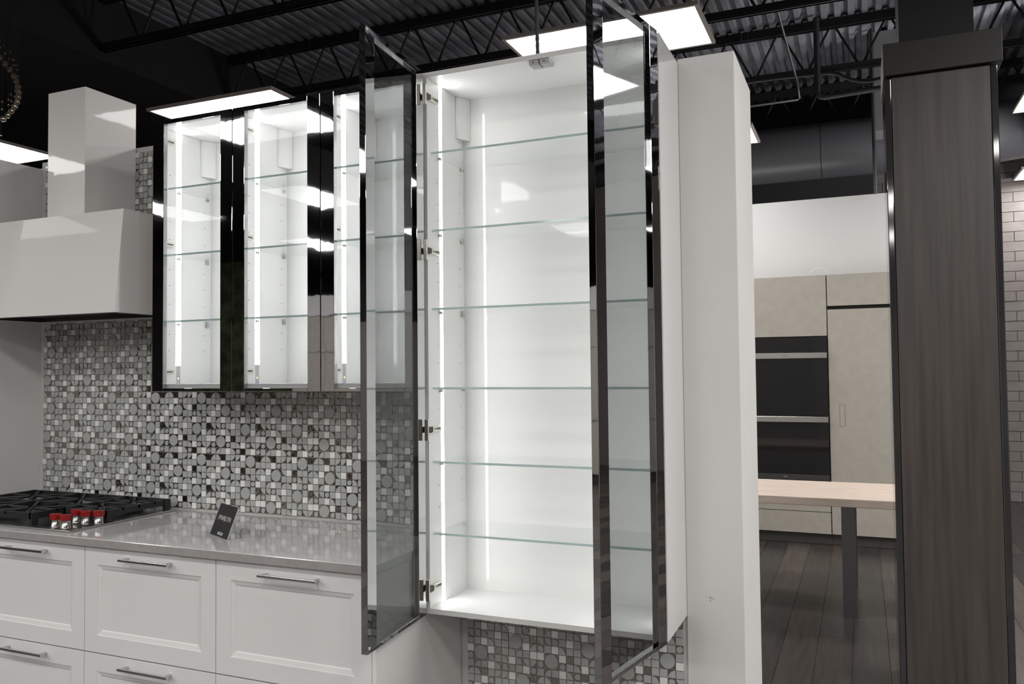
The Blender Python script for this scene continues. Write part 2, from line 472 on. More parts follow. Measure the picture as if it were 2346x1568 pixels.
# splashback
mosaic(-2.264 - p2, -0.254, 5, 1, p2, -3.872, -1.455, -0.63, 1.078,
       lambda x, z: (-2.74 < x < -1.47 and -0.02 < z < 1.05) or (-3.84 < x < -2.90 and 0.30 < z < 0.67) or (-3.43 < x < -3.25 and z > 0.6), False)
part('mosaic_tile', tiles_rest, wall_back, kind='stuff')

# ------------------------------------------------ roof steel and services
def joist(y, xa, xb, phase):
    mb = MB(); zt, zb_ = DECK - 0.002, 2.67
    for dy in (-0.035, 0.012):
        mb.box(xa, xb, y + dy, y + dy + 0.024, zt - 0.075, zt, M_joist)
    mb.box(xa, xb, y - 0.04, y + 0.04, zt - 0.012, zt, M_joist)
    for dy in (-0.03, 0.010):
        mb.box(xa, xb, y + dy, y + dy + 0.02, zb_, zb_ + 0.055, M_joist)
    mb.box(xa, xb, y - 0.032, y + 0.032, zb_, zb_ + 0.010, M_joist)
    o = thing('roof_joist', '', 'beam', (0.5 * (xa + xb), y, zb_))
    part('chord', mb, o)
    k = math.floor((xa - phase) / 0.46)
    web = []
    xx = phase + k * 0.46
    pts = []
    while xx < xb:
        if xa < xx < xb: pts.append((xx, True))
        if xa < xx + 0.23 < xb: pts.append((xx + 0.23, False))
        xx += 0.46
    first = None
    for (a, ta), (b, tb) in zip(pts, pts[1:]):
        za = zt - 0.06 if ta else zb_ + 0.045; zc = zt - 0.06 if tb else zb_ + 0.045
        s_ = 0.02
        part('web_bar', MB().tube([(a + s_, y, za), (b - s_, y, zc)], 0.011, M_joist, 6), o)
    return o
jl = {3.35: 'black open-web roof joist nearest the camera, crossing above the kitchen wall',
      4.85: 'black open-web roof joist over the near ceiling light panels',
      6.35: 'black open-web roof joist behind the open cabinet, above the big light panel',
      7.90: 'black open-web roof joist carrying the bent pipes left of the wood column',
      9.72: 'black open-web roof joist farthest away, above the round duct'}
for y_, ph, xa, xb in ((3.35, 0.1, -5.719, 3), (4.85, 0.0, -5.719, 4), (6.35, -3.18, -5.719, 4), (7.90, -0.635, -5.719, 6), (9.72, -0.35, -5.719, 6)):
    j = joist(y_, xa, xb, ph); props(j, jl[y_])
# the end diagonal of the fourth joist is long; soffit box at left
solo('ceiling_soffit', MB().box(-10.9, -5.72, -8.9, 11.8, 2.60, DECK, M_soffit), kind='structure')
solo('trim_1', MB().box(-11, 6.9, YB - 0.62, YB - 0.52, 2.86, DECK, M_darkwall), kind='structure')
solo('wall_bulkhead', MB().box(0.155, 0.92, 8.36, 8.7, 2.21, DECK, M_bulk), kind='structure')
# vertical pipe in front of bulkhead
solo('vertical_pipe', MB().tube([(0.153, 8.27, 1.60), (0.153, 8.27, DECK)], 0.016, M_pipe, 8),
     'thin dark vertical pipe left of the grey bulkhead', 'pipe')
d = MB(); n = 28
cyl = [(9.55 + 0.30 * math.cos(2 * math.pi * k / n), 2.37 + 0.30 * math.sin(2 * math.pi * k / n)) for k in range(n)]
dt = thing('round_duct', 'long horizontal round duct, dark grey, above the white partition', 'duct', (-1, 9.55, 2.07))
xs_ = [-4.4, -3.05, -1.7, -0.35, 1.0]
for a, b in zip(xs_, xs_[1:]):
    part('duct_section', MB().prism(cyl, 'x', a + 0.003, b - 0.003, M_duct, True), dt)
db = MB()
db.tube([(1.003, 9.55, 2.37), (1.35, 9.54, 2.37), (1.60, 9.44, 2.37), (1.76, 9.24, 2.37), (1.80, 8.95, 2.37), (1.80, 8.1, 2.37)], 0.30, M_duct, 28)
part('duct_elbow', db, dt)
# bent pipes by the 4th joist
Y4 = 7.78
def pipe(name, pts, r, label, m=M_pipe):
    return solo(name, MB().tube(pts, r, m, 8), label, 'pipe')
def smoothpath(pts, n=6):
    P = [Vector(p) for p in pts]; out = []
    for i in range(len(P) - 1):
        p0 = P[max(i - 1, 0)]; p1_ = P[i]; p2_ = P[i + 1]; p3 = P[min(i + 2, len(P) - 1)]
        for k in range(n):
            t = k / n
            out.append(0.5 * ((2 * p1_) + (-p0 + p2_) * t + (2 * p0 - 5 * p1_ + 4 * p2_ - p3) * t * t + (-p0 + 3 * p1_ - 3 * p2_ + p3) * t ** 3))
    out.append(P[-1]); return out
pipe('bent_pipe', smoothpath([(-2.6, Y4, 2.645), (-0.9, Y4, 2.645), (-0.38, Y4, 2.632), (-0.17, Y4, 2.615), (-0.03, Y4, 2.54), (0.10, Y4, 2.505), (0.24, Y4, 2.515), (0.6, Y4, 2.53), (1.1, Y4, 2.53)], 5), 0.017,
     'black conduit on the joist chord that dips in an S-bend toward the grey bulkhead')
pipe('elbow_pipe', [(-0.305, Y4 - .05, DECK - .03), (-0.302, Y4 - .05, 2.44), (-0.285, Y4 - .05, 2.405), (-0.25, Y4 - .05, 2.395), (1.05, Y4 - .05, 2.44)], 0.026,
     'thick black pipe dropping from the deck and turning right below the S-bend conduit')
pipe('drop_conduit', [(-0.62, 6.6, DECK - .02), (-0.497, 7.6, 2.66), (-0.47, 7.7, 2.54), (-0.455, 7.75, 2.42), (-0.47, 7.75, 2.41), (-2.2, 7.75, 2.40)], 0.010,
     'thin grey conduit slanting down and running left above the tall white wall end', mat('grey_conduit', (0.045, 0.045, 0.05), 0.4))
pipe('thin_conduit', [(-4.0, 10.2, 2.86), (0.05, 10.2, 2.83), (0.12, 10.2, 2.80)], 0.012,
     'thin pale conduit along the top of the dark far wall')
# flexible conduit feeding the tall cabinet
fc = MB(); cp = []; rr = []
for k in range(150):
    z = 1.09 + k * 0.0137; cp.append((-1.085 - 0.006 * math.sin(k * 0.05), 2.83, z)); rr.append(0.0085 if k % 2 else 0.0068)
fc.tube(cp, rr, M_pipe, 8)
solo('flexible_conduit', fc, 'black ribbed flexible conduit rising from the top of the open cabinet', 'conduit')

# ------------------------------------------------ ceiling light panels (1.22 x 0.61 m)
LZ = 2.07
def light_panel(x0, y0, label, turned=False):
    PX, PY = (0.62, 1.22) if turned else (1.22, 0.62)
    o = thing('ceiling_light', label, 'ceiling light', (x0 + PX / 2, y0 + PY / 2, LZ), 'ceiling light panels')
    f = MB(); w_ = 0.022
    for a in ((x0, x0 + PX, y0, y0 + w_), (x0, x0 + PX, y0 + PY - w_, y0 + PY), (x0, x0 + w_, y0 + w_, y0 + PY - w_), (x0 + PX - w_, x0 + PX, y0 + w_, y0 + PY - w_)):
        f.box(*a, LZ, LZ + 0.018, M_frame_l)
    f.box(x0, x0 + PX, y0, y0 + PY, LZ + 0.018, LZ + 0.022, M_frame_l)
    part('frame', f, o)
    part('diffuser', MB().box_lit(x0 + w_, x0 + PX - w_, y0 + w_, y0 + PY - w_, LZ + 0.004, LZ + 0.012, M_frame_l, 0, M_panel), o)
    wr = MB()
    for sx in (0.08, PX - .08):
        for sy in (0.06, PY - .06):
            wr.tube([(x0 + sx, y0 + sy, LZ + 0.022), (x0 + sx, y0 + sy, DECK)], 0.0015, M_wire, 4)
    part('suspension_wire', wr, o)
    return o
light_panel(-5.13, 4.76, 'white light panel just above the left glass cabinets')
light_panel(-2.03, 4.65, 'large white light panel above the open tall cabinet')
light_panel(-8.19, 4.84, 'white light panel behind the hood chimney, below the crystal balls')
light_panel(-2.03, 7.17, 'small sliver of light panel right of the tall white wall end')
light_panel(1.19, 7.15, 'light panel corner at the right edge, above the round duct elbow')
light_panel(1.60, 10.02, 'light panel at the right edge in front of the block wall')
ORD = ['first', 'second', 'third', 'fourth', 'fifth', 'sixth']
for k, lx in enumerate((-8.2, -5.16, -2.03, 1.15, 4.2)): light_panel(lx, -0.65, 'wide ceiling panel over the camera, %s from the left in its row' % ORD[k])
for lx, ly, lb in ((1.2, 2.5, 'added fill light panel just right of the tall cabinet, above the frame'), (1.15, 0.9, 'added fill light panel to the right of the camera, above the frame'),
                   (4.2, 1.9, 'added fill light panel by the right hall wall, level with the kitchen front'), (4.2, 3.3, 'added fill light panel by the right hall wall, level with the wall end'),
                   (4.2, 4.65, 'added fill light panel by the right hall wall, level with the wood column'), (4.2, 7.15, 'added fill light panel by the right hall wall, level with the far kitchen'),
                   (-5.1, 7.3, 'added fill light panel far back behind the left glass cabinets, hidden'), (-8.2, 2.1, 'added fill light panel left of the tall off-white cabinet side, out of frame')):
    light_panel(lx, ly, lb)  # unseen panels added to brighten the hall and its right-facing surfaces
light_panel(1.40, 4.68, 'white light panel right of the wood column, mirrored in the open door')
for k, lx in enumerate((-8.40, -6.25, -4.10, -1.95, 0.20, 2.35)):
    for ly, rw in ((-3.38, 'near'), (-6.35, 'rear')):
        light_panel(lx, ly, 'lengthwise ceiling panel behind the camera, %s from the left, %s row' % (ORD[k], rw), True)
# ================================================================== UPPER GLASS CABINETS
UF = 2.615; DT = 0.022            # carcass front, door thickness
XU0, UW = -2.755, 0.43
UZ0, UZ1 = -0.073, 1.075
def hinge(parent, x, y, z, side, closed=False):
    """side=+1: hinge on a left carcass wall, arm runs back along it"""
    h = MB(); s = side
    if not closed:
        a = MB().box(min(x + s * .001, x + s * .016), max(x + s * .001, x + s * .016), y - 0.036, y - 0.030, z - 0.038, z + 0.038, M_nickel)
        a.box(min(x + s * .004, x + s * .012), max(x + s * .004, x + s * .012), y - 0.030, y + 0.004, z - 0.012, z + 0.010, M_nickel_d)
        o = part('hinge', a, parent, bevel=0.0015)
    else:
        o = part('hinge', MB().box(min(x, x + s * .012), max(x, x + s * .012), y - .01, y + .004, z - .012, z + .012, M_nickel_d), parent)
    b = MB().box(min(x - s * .004, x + s * .012), max(x - s * .004, x + s * .012), y + 0.004, y + 0.070, z - 0.010, z + 0.010, M_nickel)
    b.box(min(x + s * .0120, x + s * .0128), max(x + s * .0120, x + s * .0128), y + 0.004, y + 0.008, z - 0.009, z + 0.009, M_print_d)
    hp = part('hinge_arm', b, o, bevel=0.001)
    return o
def hinge_text(parent, x, y, z):
    T = Matrix.Translation((x, y, z)) @ Matrix(((0, 0, 1, 0), (1, 0, 0, 0), (0, 1, 0, 0), (0, 0, 0, 1)))
    text_mesh('C COMPREX', 0.0085, M_print_d, T, 'maker_mark', parent)

def led(parent, x, s, y0, y1, z0, z1, zc=None, ms=M_strip):
    """strip light let into a side wall; s=+1 faces +x"""
    a, b = sorted((x - s * 0.001, x + s * 0.0006))
    o = part('light_strip', MB().box_lit(a, b, y0, y1, z0, z1, M_edge, 3 if s > 0 else 5, ms), parent, label='glowing white strip light')
    if zc is not None:
        c = MB().box(a, b, y0 + .004, y1 - .004, zc, z0, M_strip_off)
        part('strip_channel', c, parent)
        part('indicator', MB().box(a, b + 0.001, (y0 + y1) / 2 - .003, (y0 + y1) / 2 + .003, z0 - 0.058, z0 - 0.052, M_dot), parent)
    return o

def framed_door(parent, name, w, h, fw_, T, glass, gy=0.5, kf=M_chrome, lab=None):
    """door in local coordinates: x 0..w, y 0 (front) .. DT (back), z 0..h, T places it"""
    gl = MB(); gl.T = T; gl.box(fw_ - .006, w - fw_ + .006, DT * gy - 0.002, DT * gy + 0.002, 0.012, h - 0.012, glass)
    d_ = part(name, gl, parent, label=lab)
    for nm, a in (('stile', (0, fw_, 0, DT, 0, h)), ('stile', (w - fw_, w, 0, DT, 0, h)),
                  ('rail', (fw_, w - fw_, 0, DT, 0, 0.013)), ('rail', (fw_, w - fw_, 0, DT, h - 0.020, h))):
        b = MB(); b.T = T; b.box(*a, kf)
        part(nm, b, d_, bevel=0.0012, seg=2)
    return d_

def carcass(parent, x0, x1, z0, z1, yf, t=0.018, tb=0.018):
    mb = MB()
    mb.box(x0, x0 + t, yf, W - 0.001, z0, z1, M_cab_in)
    mb.box(x1 - t, x1, yf, W - 0.001, z0, z1, M_cab_in)
    mb.box(x0 + t, x1 - t, yf, W - 0.001, z0, z0 + tb, M_cab_in)
    mb.box(x0 + t, x1 - t, yf, W - 0.001, z1 - t, z1, M_cab_in)
    mb.box(x0 + t, x1 - t, W - 0.012, W - 0.003, z0 + t, z1 - t, M_cab_in)
    o = part('body', mb, parent)
    e = MB()          # front edge banding, a thin skin
    ye = yf - 0.0008
    e.box(x0, x0 + t, ye, yf, z0, z1, M_edge).box(x1 - t, x1, ye, yf, z0, z1, M_edge)
    e.box(x0 + t, x1 - t, ye, yf, z0, z0 + tb, M_edge).box(x0 + t, x1 - t, ye, yf, z1 - t, z1, M_edge)
    part('edge_band', e, parent)
    return o

def glass_shelf(parent, x0, x1, y0, y1, z):
    s = MB().box(x0 + .001, x1 - .001, y0 + 0.001, y1, z - 0.004, z + 0.004, G_shelf)
    o = part('shelf', s, parent, label='clear glass shelf')
    part('polished_edge', MB().box(x0 + .001, x1 - .001, y0 - 0.0005, y0 + 0.001, z - 0.004, z + 0.004, M_shelf_edge), o, label='pale green glass edge')
    for (px, sgn) in ((x0, 1), (x1, -1)):
        for py in (y0 + 0.055, y1 - 0.025):
            a, b = sorted((px, px + sgn * 0.012))
            part('shelf_pin', MB().box(a, b, py - .008, py + .006, z - 0.016, z - 0.0045, M_pin), o, bevel=0.002)
    return o

def corner_box(parent, x, z1, flip=False):
    b = MB().prism([(x, W - 0.080), (x + .010, W - 0.072), (x + .026, W - 0.035), (x + .034, W - 0.012), (x, W - 0.012)], 'z', z1 - 0.165, z1 - 0.001, M_cab_in)
    part('hanging_bracket_cover', b, parent, bevel=0.004)

def pin_holes(parent, x, s, y_list, zs_):
    mb = MB()
    for y in y_list:
        for z in zs_:
            a, b = sorted((x + s * 0.0002, x + s * 0.0007))
            mb.prism([(y + .0022 * math.cos(k * math.pi / 3), z + .0022 * math.sin(k * math.pi / 3)) for k in range(6)], 'x', a, b, M_hole)
    part('pin_hole', mb, parent, kind='stuff')

up = thing('wall_cabinet', 'lit white wall cabinet with chrome-framed glass door, nearest the range hood', 'cabinet',
           (XU0, UF, UZ0), 'glass-door wall cabinets above the worktop')
carcass(up, XU0, XU0 + UW, UZ0, UZ1, UF, tb=0.030)
ix0, ix1 = XU0 + 0.018, XU0 + UW - 0.018
for z in (0.798, 0.510, 0.2245): glass_shelf(up, ix0, ix1, UF + 0.045, W - 0.014, z)
led(up, ix0, 1, 2.705, 2.735, 0.035, UZ1 - 0.018, UZ0 + 0.030, M_strip_u)
led(up, ix1, -1, 2.705, 2.735, 0.035, UZ1 - 0.018, UZ0 + 0.030, M_strip_u)
corner_box(up, ix0, UZ1 - 0.018)
pin_holes(up, ix0, 1, (2.67, W - 0.05), (0.86, 0.73, 0.66, 0.58, 0.45, 0.38, 0.30, 0.17, 0.10))
for z in (1.001, 0.556, 0.008):
    h_ = hinge(up, ix0, UF, z, 1, closed=True)
    hinge_text(h_, ix0 + 0.0135, UF + 0.040, z)
framed_door(up, 'door', UW - 0.003, UZ1 - UZ0, 0.060, Matrix.Translation((XU0 + 0.0015, UF - DT - 0.001, UZ0)), G_door, lab='glass door with polished dark chrome frame')
up2 = copy_tree(up, None, dx=UW); up2['label'] = 'lit white wall cabinet with chrome-framed glass door, middle of the three'
up3 = copy_tree(up, None, dx=2 * UW); up3['label'] = 'lit white wall cabinet with glass door, partly behind the open tall cabinet door'

# ================================================================== TALL OPEN CABINET
TX0, TX1, TZ0, TZ1 = -1.460, -0.586, -0.868, 1.094
TF = 2.617
tc_ = thing('tall_cabinet', 'tall lit white cabinet with both glass doors open and six empty glass shelves', 'cabinet', (TX0, TF, TZ0))
carcass(tc_, TX0, TX1, TZ0, TZ1, TF)
part('side_panel', MB().box(TX1 - 0.0002, TX1 + 0.0012, TF, W - 0.001, TZ0, TZ1 + .006, M_side), tc_, label='glossy white outer side panel')
jx0, jx1 = TX0 + 0.018, TX1 - 0.018
for z in (0.803, 0.515, 0.227, -0.0625, -0.3305, -0.5885): glass_shelf(tc_, jx0, jx1, TF + 0.030, W - 0.014, z)
led(tc_, jx0, 1, 2.707, 2.731, TZ0 + 0.018, TZ1 - 0.018)
led(tc_, jx1, -1, 2.707, 2.731, TZ0 + 0.018, TZ1 - 0.018)
corner_box(tc_, jx0, TZ1 - 0.018)
pin_holes(tc_, jx0, 1, (2.69, W - 0.05), (0.90, 0.70, 0.62, 0.56, 0.40, 0.33, 0.10, 0.03, -0.14, -0.22, -0.42, -0.50))
for i_, z in enumerate((1.004, 0.438, -0.210, -0.777)):
    h_ = hinge(tc_, jx0, TF, z, 1)
    hinge_text(h_, jx0 + 0.0135, TF + 0.042, z)
    hinge(tc_, jx1, TF, z, -1)
for k, lx in enumerate((-1.040, -1.000)):
    b = MB().prism([(TF + .004, TZ1 - .018), (TF + .004, TZ1 - .031), (TF + .012, TZ1 - .034), (TF + .052, TZ1 - .034), (TF + .058, TZ1 - .028), (TF + .058, TZ1 - .018)], 'x', lx, lx + 0.034, M_latch)
    b.box(lx + 0.012, lx + 0.019, TF + .0035, TF + .0045, TZ1 - .029, TZ1 - .025, M_nickel_d)
    part('push_latch', b, tc_)
DW, DH = 0.4365, TZ1 - TZ0 - 0.002
# left door: hinge corner (inner face) at (-1.447, 2.595); opens to 85 degrees
aL = math.atan2(-0.427, 0.036)
def door_T(hx, hy, ang, mirror):
    ex = Vector((math.cos(ang), math.sin(ang), 0))              # hinge -> free end
    # front (outer) face normal: on the side away from the cabinet interior when opened
    n_ = Vector((-ex.y, ex.x, 0)) if mirror else Vector((ex.y, -ex.x, 0))
    return ex, n_
def place_door(name, hx, hy, ang, outward, lab):
    """local x along door from hinge, local y from front face (0) to inner face (DT); (hx,hy) is the inner-face corner if outward else outer-face"""
    ex = Vector((math.cos(ang), math.sin(ang), 0))
    ny = Vector((ex.y, -ex.x, 0)) * outward                     # front -> inner
    T = Matrix(((ex.x, ny.x, 0, hx), (ex.y, ny.y, 0, hy), (0, 0, 1, TZ0 + 0.001), (0, 0, 0, 1)))
    return framed_door(tc_, name, DW, DH, 0.060, T, G_smoke, lab=lab)
# left: inner face looks to +x. ex ~ (0.08,-1): rotate so ny points to +x
exL = Vector((math.cos(aL), math.sin(aL), 0)); nyL = Vector((-exL.y, exL.x, 0))   # +x side
hL = Vector((-1.447, 2.598, 0)) - nyL * DT
place_door('door', hL.x, hL.y, aL, -1, 'left open door, smoked glass in a polished chrome frame')
# right: outer face looks to +x
aR = math.atan2(-0.441, -0.0861)
exR = Vector((math.cos(aR), math.sin(aR), 0)); nyR = Vector((exR.y, -exR.x, 0))   # to -x (front->inner)
place_door('door', -0.5825, 2.592, aR, 1, 'right open door, smoked glass in a polished chrome frame')
for (ho, ex, z) in ((Vector((-1.447, 2.598, 0)), exL, TZ1 - 0.012), (Vector((-1.447, 2.598, 0)), exL, TZ0 + 0.018)):
    p_ = ho + ex * (DW - 0.010)
    part('bumper', MB().box(p_.x, p_.x + .002, p_.y - .004, p_.y + .004, z - .004, z + .004, mat('bumper_clear', (.7, .7, .7), .3)), tc_)

# ================================================================== BASE CABINETS, WORKTOP
BF = 2.3135           # drawer face plane
def drawer(parent, x0, x1, z0, z1, handle=True):
    mb = MB(); g = 0.0016; xa, xb, za, zb = x0 + g, x1 - g, z0 + g, z1 - g
    fwid = 0.066; bev = 0.020; dep = 0.010; t = 0.020
    O = [(xa, za), (xb, za), (xb, zb), (xa, zb)]
    def ring(d): return [(xa + d, za + d), (xb - d, za + d), (xb - d, zb - d), (xa + d, zb - d)]
    rings = [(O, BF), (ring(fwid), BF), (ring(fwid + 0.002), BF + 0.003), (ring(fwid + bev - 0.004), BF + dep - 0.003), (ring(fwid + bev), BF + dep)]
    vs_ = [(q[0], y, q[1]) for r_, y in rings for q in r_]
    fs = []
    for i in range(len(rings) - 1):
        for k in range(4):
            fs.append((i * 4 + k, i * 4 + (k + 1) % 4, (i + 1) * 4 + (k + 1) % 4, (i + 1) * 4 + k))
    L = (len(rings) - 1) * 4
    fs.append((L, L + 1, L + 2, L + 3))
    vs_ += [(q[0], BF + t, q[1]) for q in O]; B = len(vs_) - 4
    fs += [(k, B + k, B + (k + 1) % 4, (k + 1) % 4) for k in range(4)] + [(B, B + 3, B + 2, B + 1)]
    mb.add(vs_, fs, M_drawer)
    o = part('drawer', mb, parent, bevel=0.001)
    if handle:
        cx_ = (xa + xb) / 2 + 0.008; hz = zb - 0.030
        h = MB().box(cx_ - 0.122, cx_ + 0.122, BF - 0.037, BF - 0.028, hz - 0.0045, hz + 0.0045, M_handle)
        for sx in (-0.107, 0.107):
            h.box(cx_ + sx - 0.0055, cx_ + sx + 0.0055, BF - 0.028, BF, hz - 0.0045, hz + 0.0045, M_handle)
        part('handle', h, o, bevel=0.0008)
    return o
CT = -0.661
base_x = [-4.115, -3.455, -2.802, -2.147, -1.492]
labs = ['white base cabinet at the far left end under the cooktop', 'white drawer cabinet left of the worktop seam, under the cooktop knobs',
        'white drawer cabinet with two handled drawers, left of the sign card', 'white drawer cabinet at the right end of the worktop']
for i in range(1, 4):
    x0, x1 = base_x[i], base_x[i + 1]
    o = thing('base_cabinet', labs[i], 'cabinet', ((x0 + x1) / 2, 2.6, FL), 'white drawer base cabinets')
    b = MB().box(x0 + .0005, x1 - .0005, BF + 0.022, W - 0.002, -1.47, CT - 0.001, M_drawer)
    b.box(x0 + .0005, x1 - .0005, BF + 0.08, W - 0.002, FL, -1.47, M_plinth)
    part('body', b, o)
    drawer(o, x0, x1, -1.071, CT - 0.006)
    drawer(o, x0, x1, -1.472, -1.073)
x0, x1 = -3.88, -3.456
o = thing('base_cabinet', 'narrow white drawer cabinet at the left edge of the picture', 'cabinet', ((x0 + x1) / 2, 2.6, FL), 'white drawer base cabinets')
part('body', MB().box(x0, x1 - .0005, BF + 0.022, W - 0.002, FL, CT - 0.001, M_drawer), o)
drawer(o, x0, x1, -1.071, CT - 0.006, False); drawer(o, x0, x1, -1.472, -1.073, False)
solo('end_panel', MB().box(-1.4915, -1.476, BF, W - 0.001, FL, CT - 0.001, M_panel_grey),
     'plain grey side panel closing the right end of the base cabinets', 'panel')
wt = thing('worktop', 'long polished grey quartz worktop with fine pale veins', 'worktop', (-2.7, 2.6, CT))
wm = MB().box(-3.88, -1.470, 2.292, W - 0.001, CT + 0.0005, -0.630, M_counter)
part('slab', wm, wt, bevel=0.002)
part('front_edge', MB().box(-3.88, -1.470, 2.2905, 2.292, CT + 0.0005, -0.6325, M_counter_edge), wt)
# thin veins and flecks as flat inlay
vn = MB()
for k in range(46):
    vx = random.uniform(-2.9, -1.5); vy = random.uniform(2.33, 2.88); L = random.uniform(.004, .04); a = random.uniform(-.5, .6)
    ww = random.uniform(.0004, .0011)
    vn.add([(vx, vy - ww, -.62985), (vx + L * math.cos(a), vy + L * math.sin(a), -.62985), (vx + L * .5 * math.cos(a), vy + L * .5 * math.sin(a) + 2 * ww, -.62985)], [(0, 1, 2)], M_t_white)
part('vein', vn, wt, kind='stuff')

# tall side panel at the left
solo('pantry_side', MB().box(-4.50, -3.882, 2.28, W + 0.018, FL, 1.066, M_panel_grey),
     'tall plain off-white cabinet side left of the range hood', 'cabinet')

# ================================================================== RANGE HOOD
hd = thing('range_hood', 'white range hood with square glossy chimney above the cooktop', 'range hood', (-3.336, 2.75, 0.26))
HX0, HX1 = -3.80, -2.872
zb_, zt_ = 0.262, 0.706; yb_, yt_ = 2.505, 2.548; t = 0.012
hm = MB()
Wb = W - 0.001
hm.add([(HX0, yb_, zb_), (HX1, yb_, zb_), (HX1, Wb, zb_), (HX0, Wb, zb_), (HX0, yt_, zt_), (HX1, yt_, zt_), (HX1, Wb, zt_), (HX0, Wb, zt_)],
       [(0, 1, 5, 4), (1, 2, 6, 5), (2, 3, 7, 6), (3, 0, 4, 7), (4, 5, 6, 7)], M_hood)
rx0, rx1, ry0, ry1 = HX0 + 0.06, HX1 - 0.03, yb_ + 0.03, W - 0.10
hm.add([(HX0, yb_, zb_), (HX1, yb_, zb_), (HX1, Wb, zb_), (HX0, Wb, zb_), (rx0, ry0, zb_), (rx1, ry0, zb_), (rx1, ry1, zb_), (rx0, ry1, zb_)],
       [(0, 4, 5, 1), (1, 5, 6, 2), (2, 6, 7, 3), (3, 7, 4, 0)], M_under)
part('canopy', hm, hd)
fm = MB().add([(rx0, ry0, zb_), (rx1, ry0, zb_), (rx1, ry1, zb_), (rx0, ry1, zb_), (rx0, ry0, zb_ + .03), (rx1, ry0, zb_ + .03), (rx1, ry1, zb_ + .03), (rx0, ry1, zb_ + .03)],
              [(0, 1, 5, 4), (1, 2, 6, 5), (2, 3, 7, 6), (3, 0, 4, 7), (4, 5, 6, 7)], M_filter)
part('filter_recess', fm, hd)
for k in range(3):
    fx = rx0 + 0.02 + k * (rx1 - rx0 - .02) / 3
    g_ = MB()
    for q in range(9):
        g_.box(fx, fx + 0.25, ry0 + 0.02 + q * 0.031, ry0 + 0.036 + q * 0.031, zb_ + 0.018, zb_ + 0.024, M_filter)
    part('grease_filter', g_, hd)
CX0, CX1, CY = -3.457, -3.217, 2.640
part('chimney', MB().box(CX0, CX1, CY, Wb, zt_ + .0005, 1.311, M_chim), hd, bevel=0.0012)

# ================================================================== COOKTOP
ck = thing('cooktop', 'steel gas cooktop with black iron grates and five red knobs', 'cooktop', (-3.38, 2.61, -0.63))
KX0, KX1, KY0, KY1 = -3.84, -2.919, 2.337, 2.885
tm = MB().box(KX0, KX1, KY0, KY1, -0.6295, -0.621, M_steel)
part('frame', tm, ck, bevel=0.003)
part('tray', MB().box(KX0 + .022, KX1 - .022, KY0 + .022, KY1 - .022, -0.621, -0.6195, mat('tray_steel', (0.10, 0.10, 0.10), 0.22, metal=0.8)), ck)
gz = -0.572
def grate(x0, x1, y0, y1):
    mb = MB(); b = 0.011; h = 0.014
    # outer frame with legs that drop to the tray; sloping ends
    for (xa, xb, ya, yb) in ((x0, x1, y0, y0 + b), (x0, x1, y1 - b, y1), (x0, x0 + b, y0, y1), (x1 - b, x1, y0, y1)):
        mb.box(xa, xb, ya, yb, gz - 0.026, gz, M_iron)
    for xx, s_ in ((x0, 1), (x1, -1)):
        for yy in (y0, y1 - 0.03):
            a, c = sorted((xx - s_ * 0.006, xx + s_ * 0.012))
            mb.prism([(a - 0 * s_, -0.6195), (c, -0.6195), (c, gz), (a + 0.006, gz), (a, gz - .02)], 'y', yy, yy + 0.03, M_iron)
    ym = (y0 + y1) / 2
    mb.box(x0, x1, ym - b / 2, ym + b / 2, gz - h, gz, M_iron)
    xm = (x0 + x1) / 2
    for yc in ((y0 + ym) / 2, (ym + y1) / 2):
        for k in range(8):
            a = k * math.pi / 4; r0 = 0.022
            ex_ = min((x1 - x0) / 2 / max(abs(math.cos(a)), 1e-3), (y1 - y0) / 4 / max(abs(math.sin(a)), 1e-3))
            mb.tube([(xm + r0 * math.cos(a), yc + r0 * math.sin(a), gz - 0.006), (xm + ex_ * math.cos(a), yc + ex_ * math.sin(a), gz - 0.006)], 0.0062, M_iron, 5)
    return mb
gx = [KX0 + .02, KX0 + .02 + .31, KX1 - .02 - .31 + .035, KX1 - .012]
part('grate', grate(KX0 + .018, KX0 + .335, KY0 + .035, KY1 - .02), ck)
part('grate', grate(KX0 + .338, -3.188, KY0 + .035, KY1 - .02), ck)
part('grate', grate(-3.185, KX1 - .012, KY0 + .185, KY1 - .02), ck)
for bx_, by_, r_ in ((-3.66, 2.49, .045), (-3.66, 2.74, .036), (-3.35, 2.62, .055), (-3.06, 2.62, .030), (-3.06, 2.77, .042)):
    part('burner', MB().lathe((bx_, by_), [(r_ + .008, -0.6195), (r_ + .006, -0.612), (r_, -0.610), (r_, -0.600), (r_ * .8, -0.596)], M_iron, 20), ck)
for kx, ky in ((-3.047, 2.378), (-2.984, 2.374), (-3.055, 2.482), (-2.990, 2.474), (-2.938, 2.492)):
    k_ = part('knob', MB().lathe((kx, ky), [(.0205, -0.6195), (.0205, -0.617), (.0178, -0.616), (.0178, -0.590)], M_steel, 22), ck, label='steel knob base')
    rc = MB()
    a = -0.5
    rc.lathe((kx, ky), [(.0205, -0.590), (.0220, -0.588), (.0225, -0.574), (.0190, -0.571)], M_red, 8, False)
    rc.T = Matrix.Translation((kx, ky, 0)) @ Matrix.Rotation(0.5, 4, 'Z')
    rc.box(-.022, .022, -.008, .008, -0.574, -0.566, M_red)
    part('knob_cap', rc, k_, label='red knob cap', bevel=0.001)

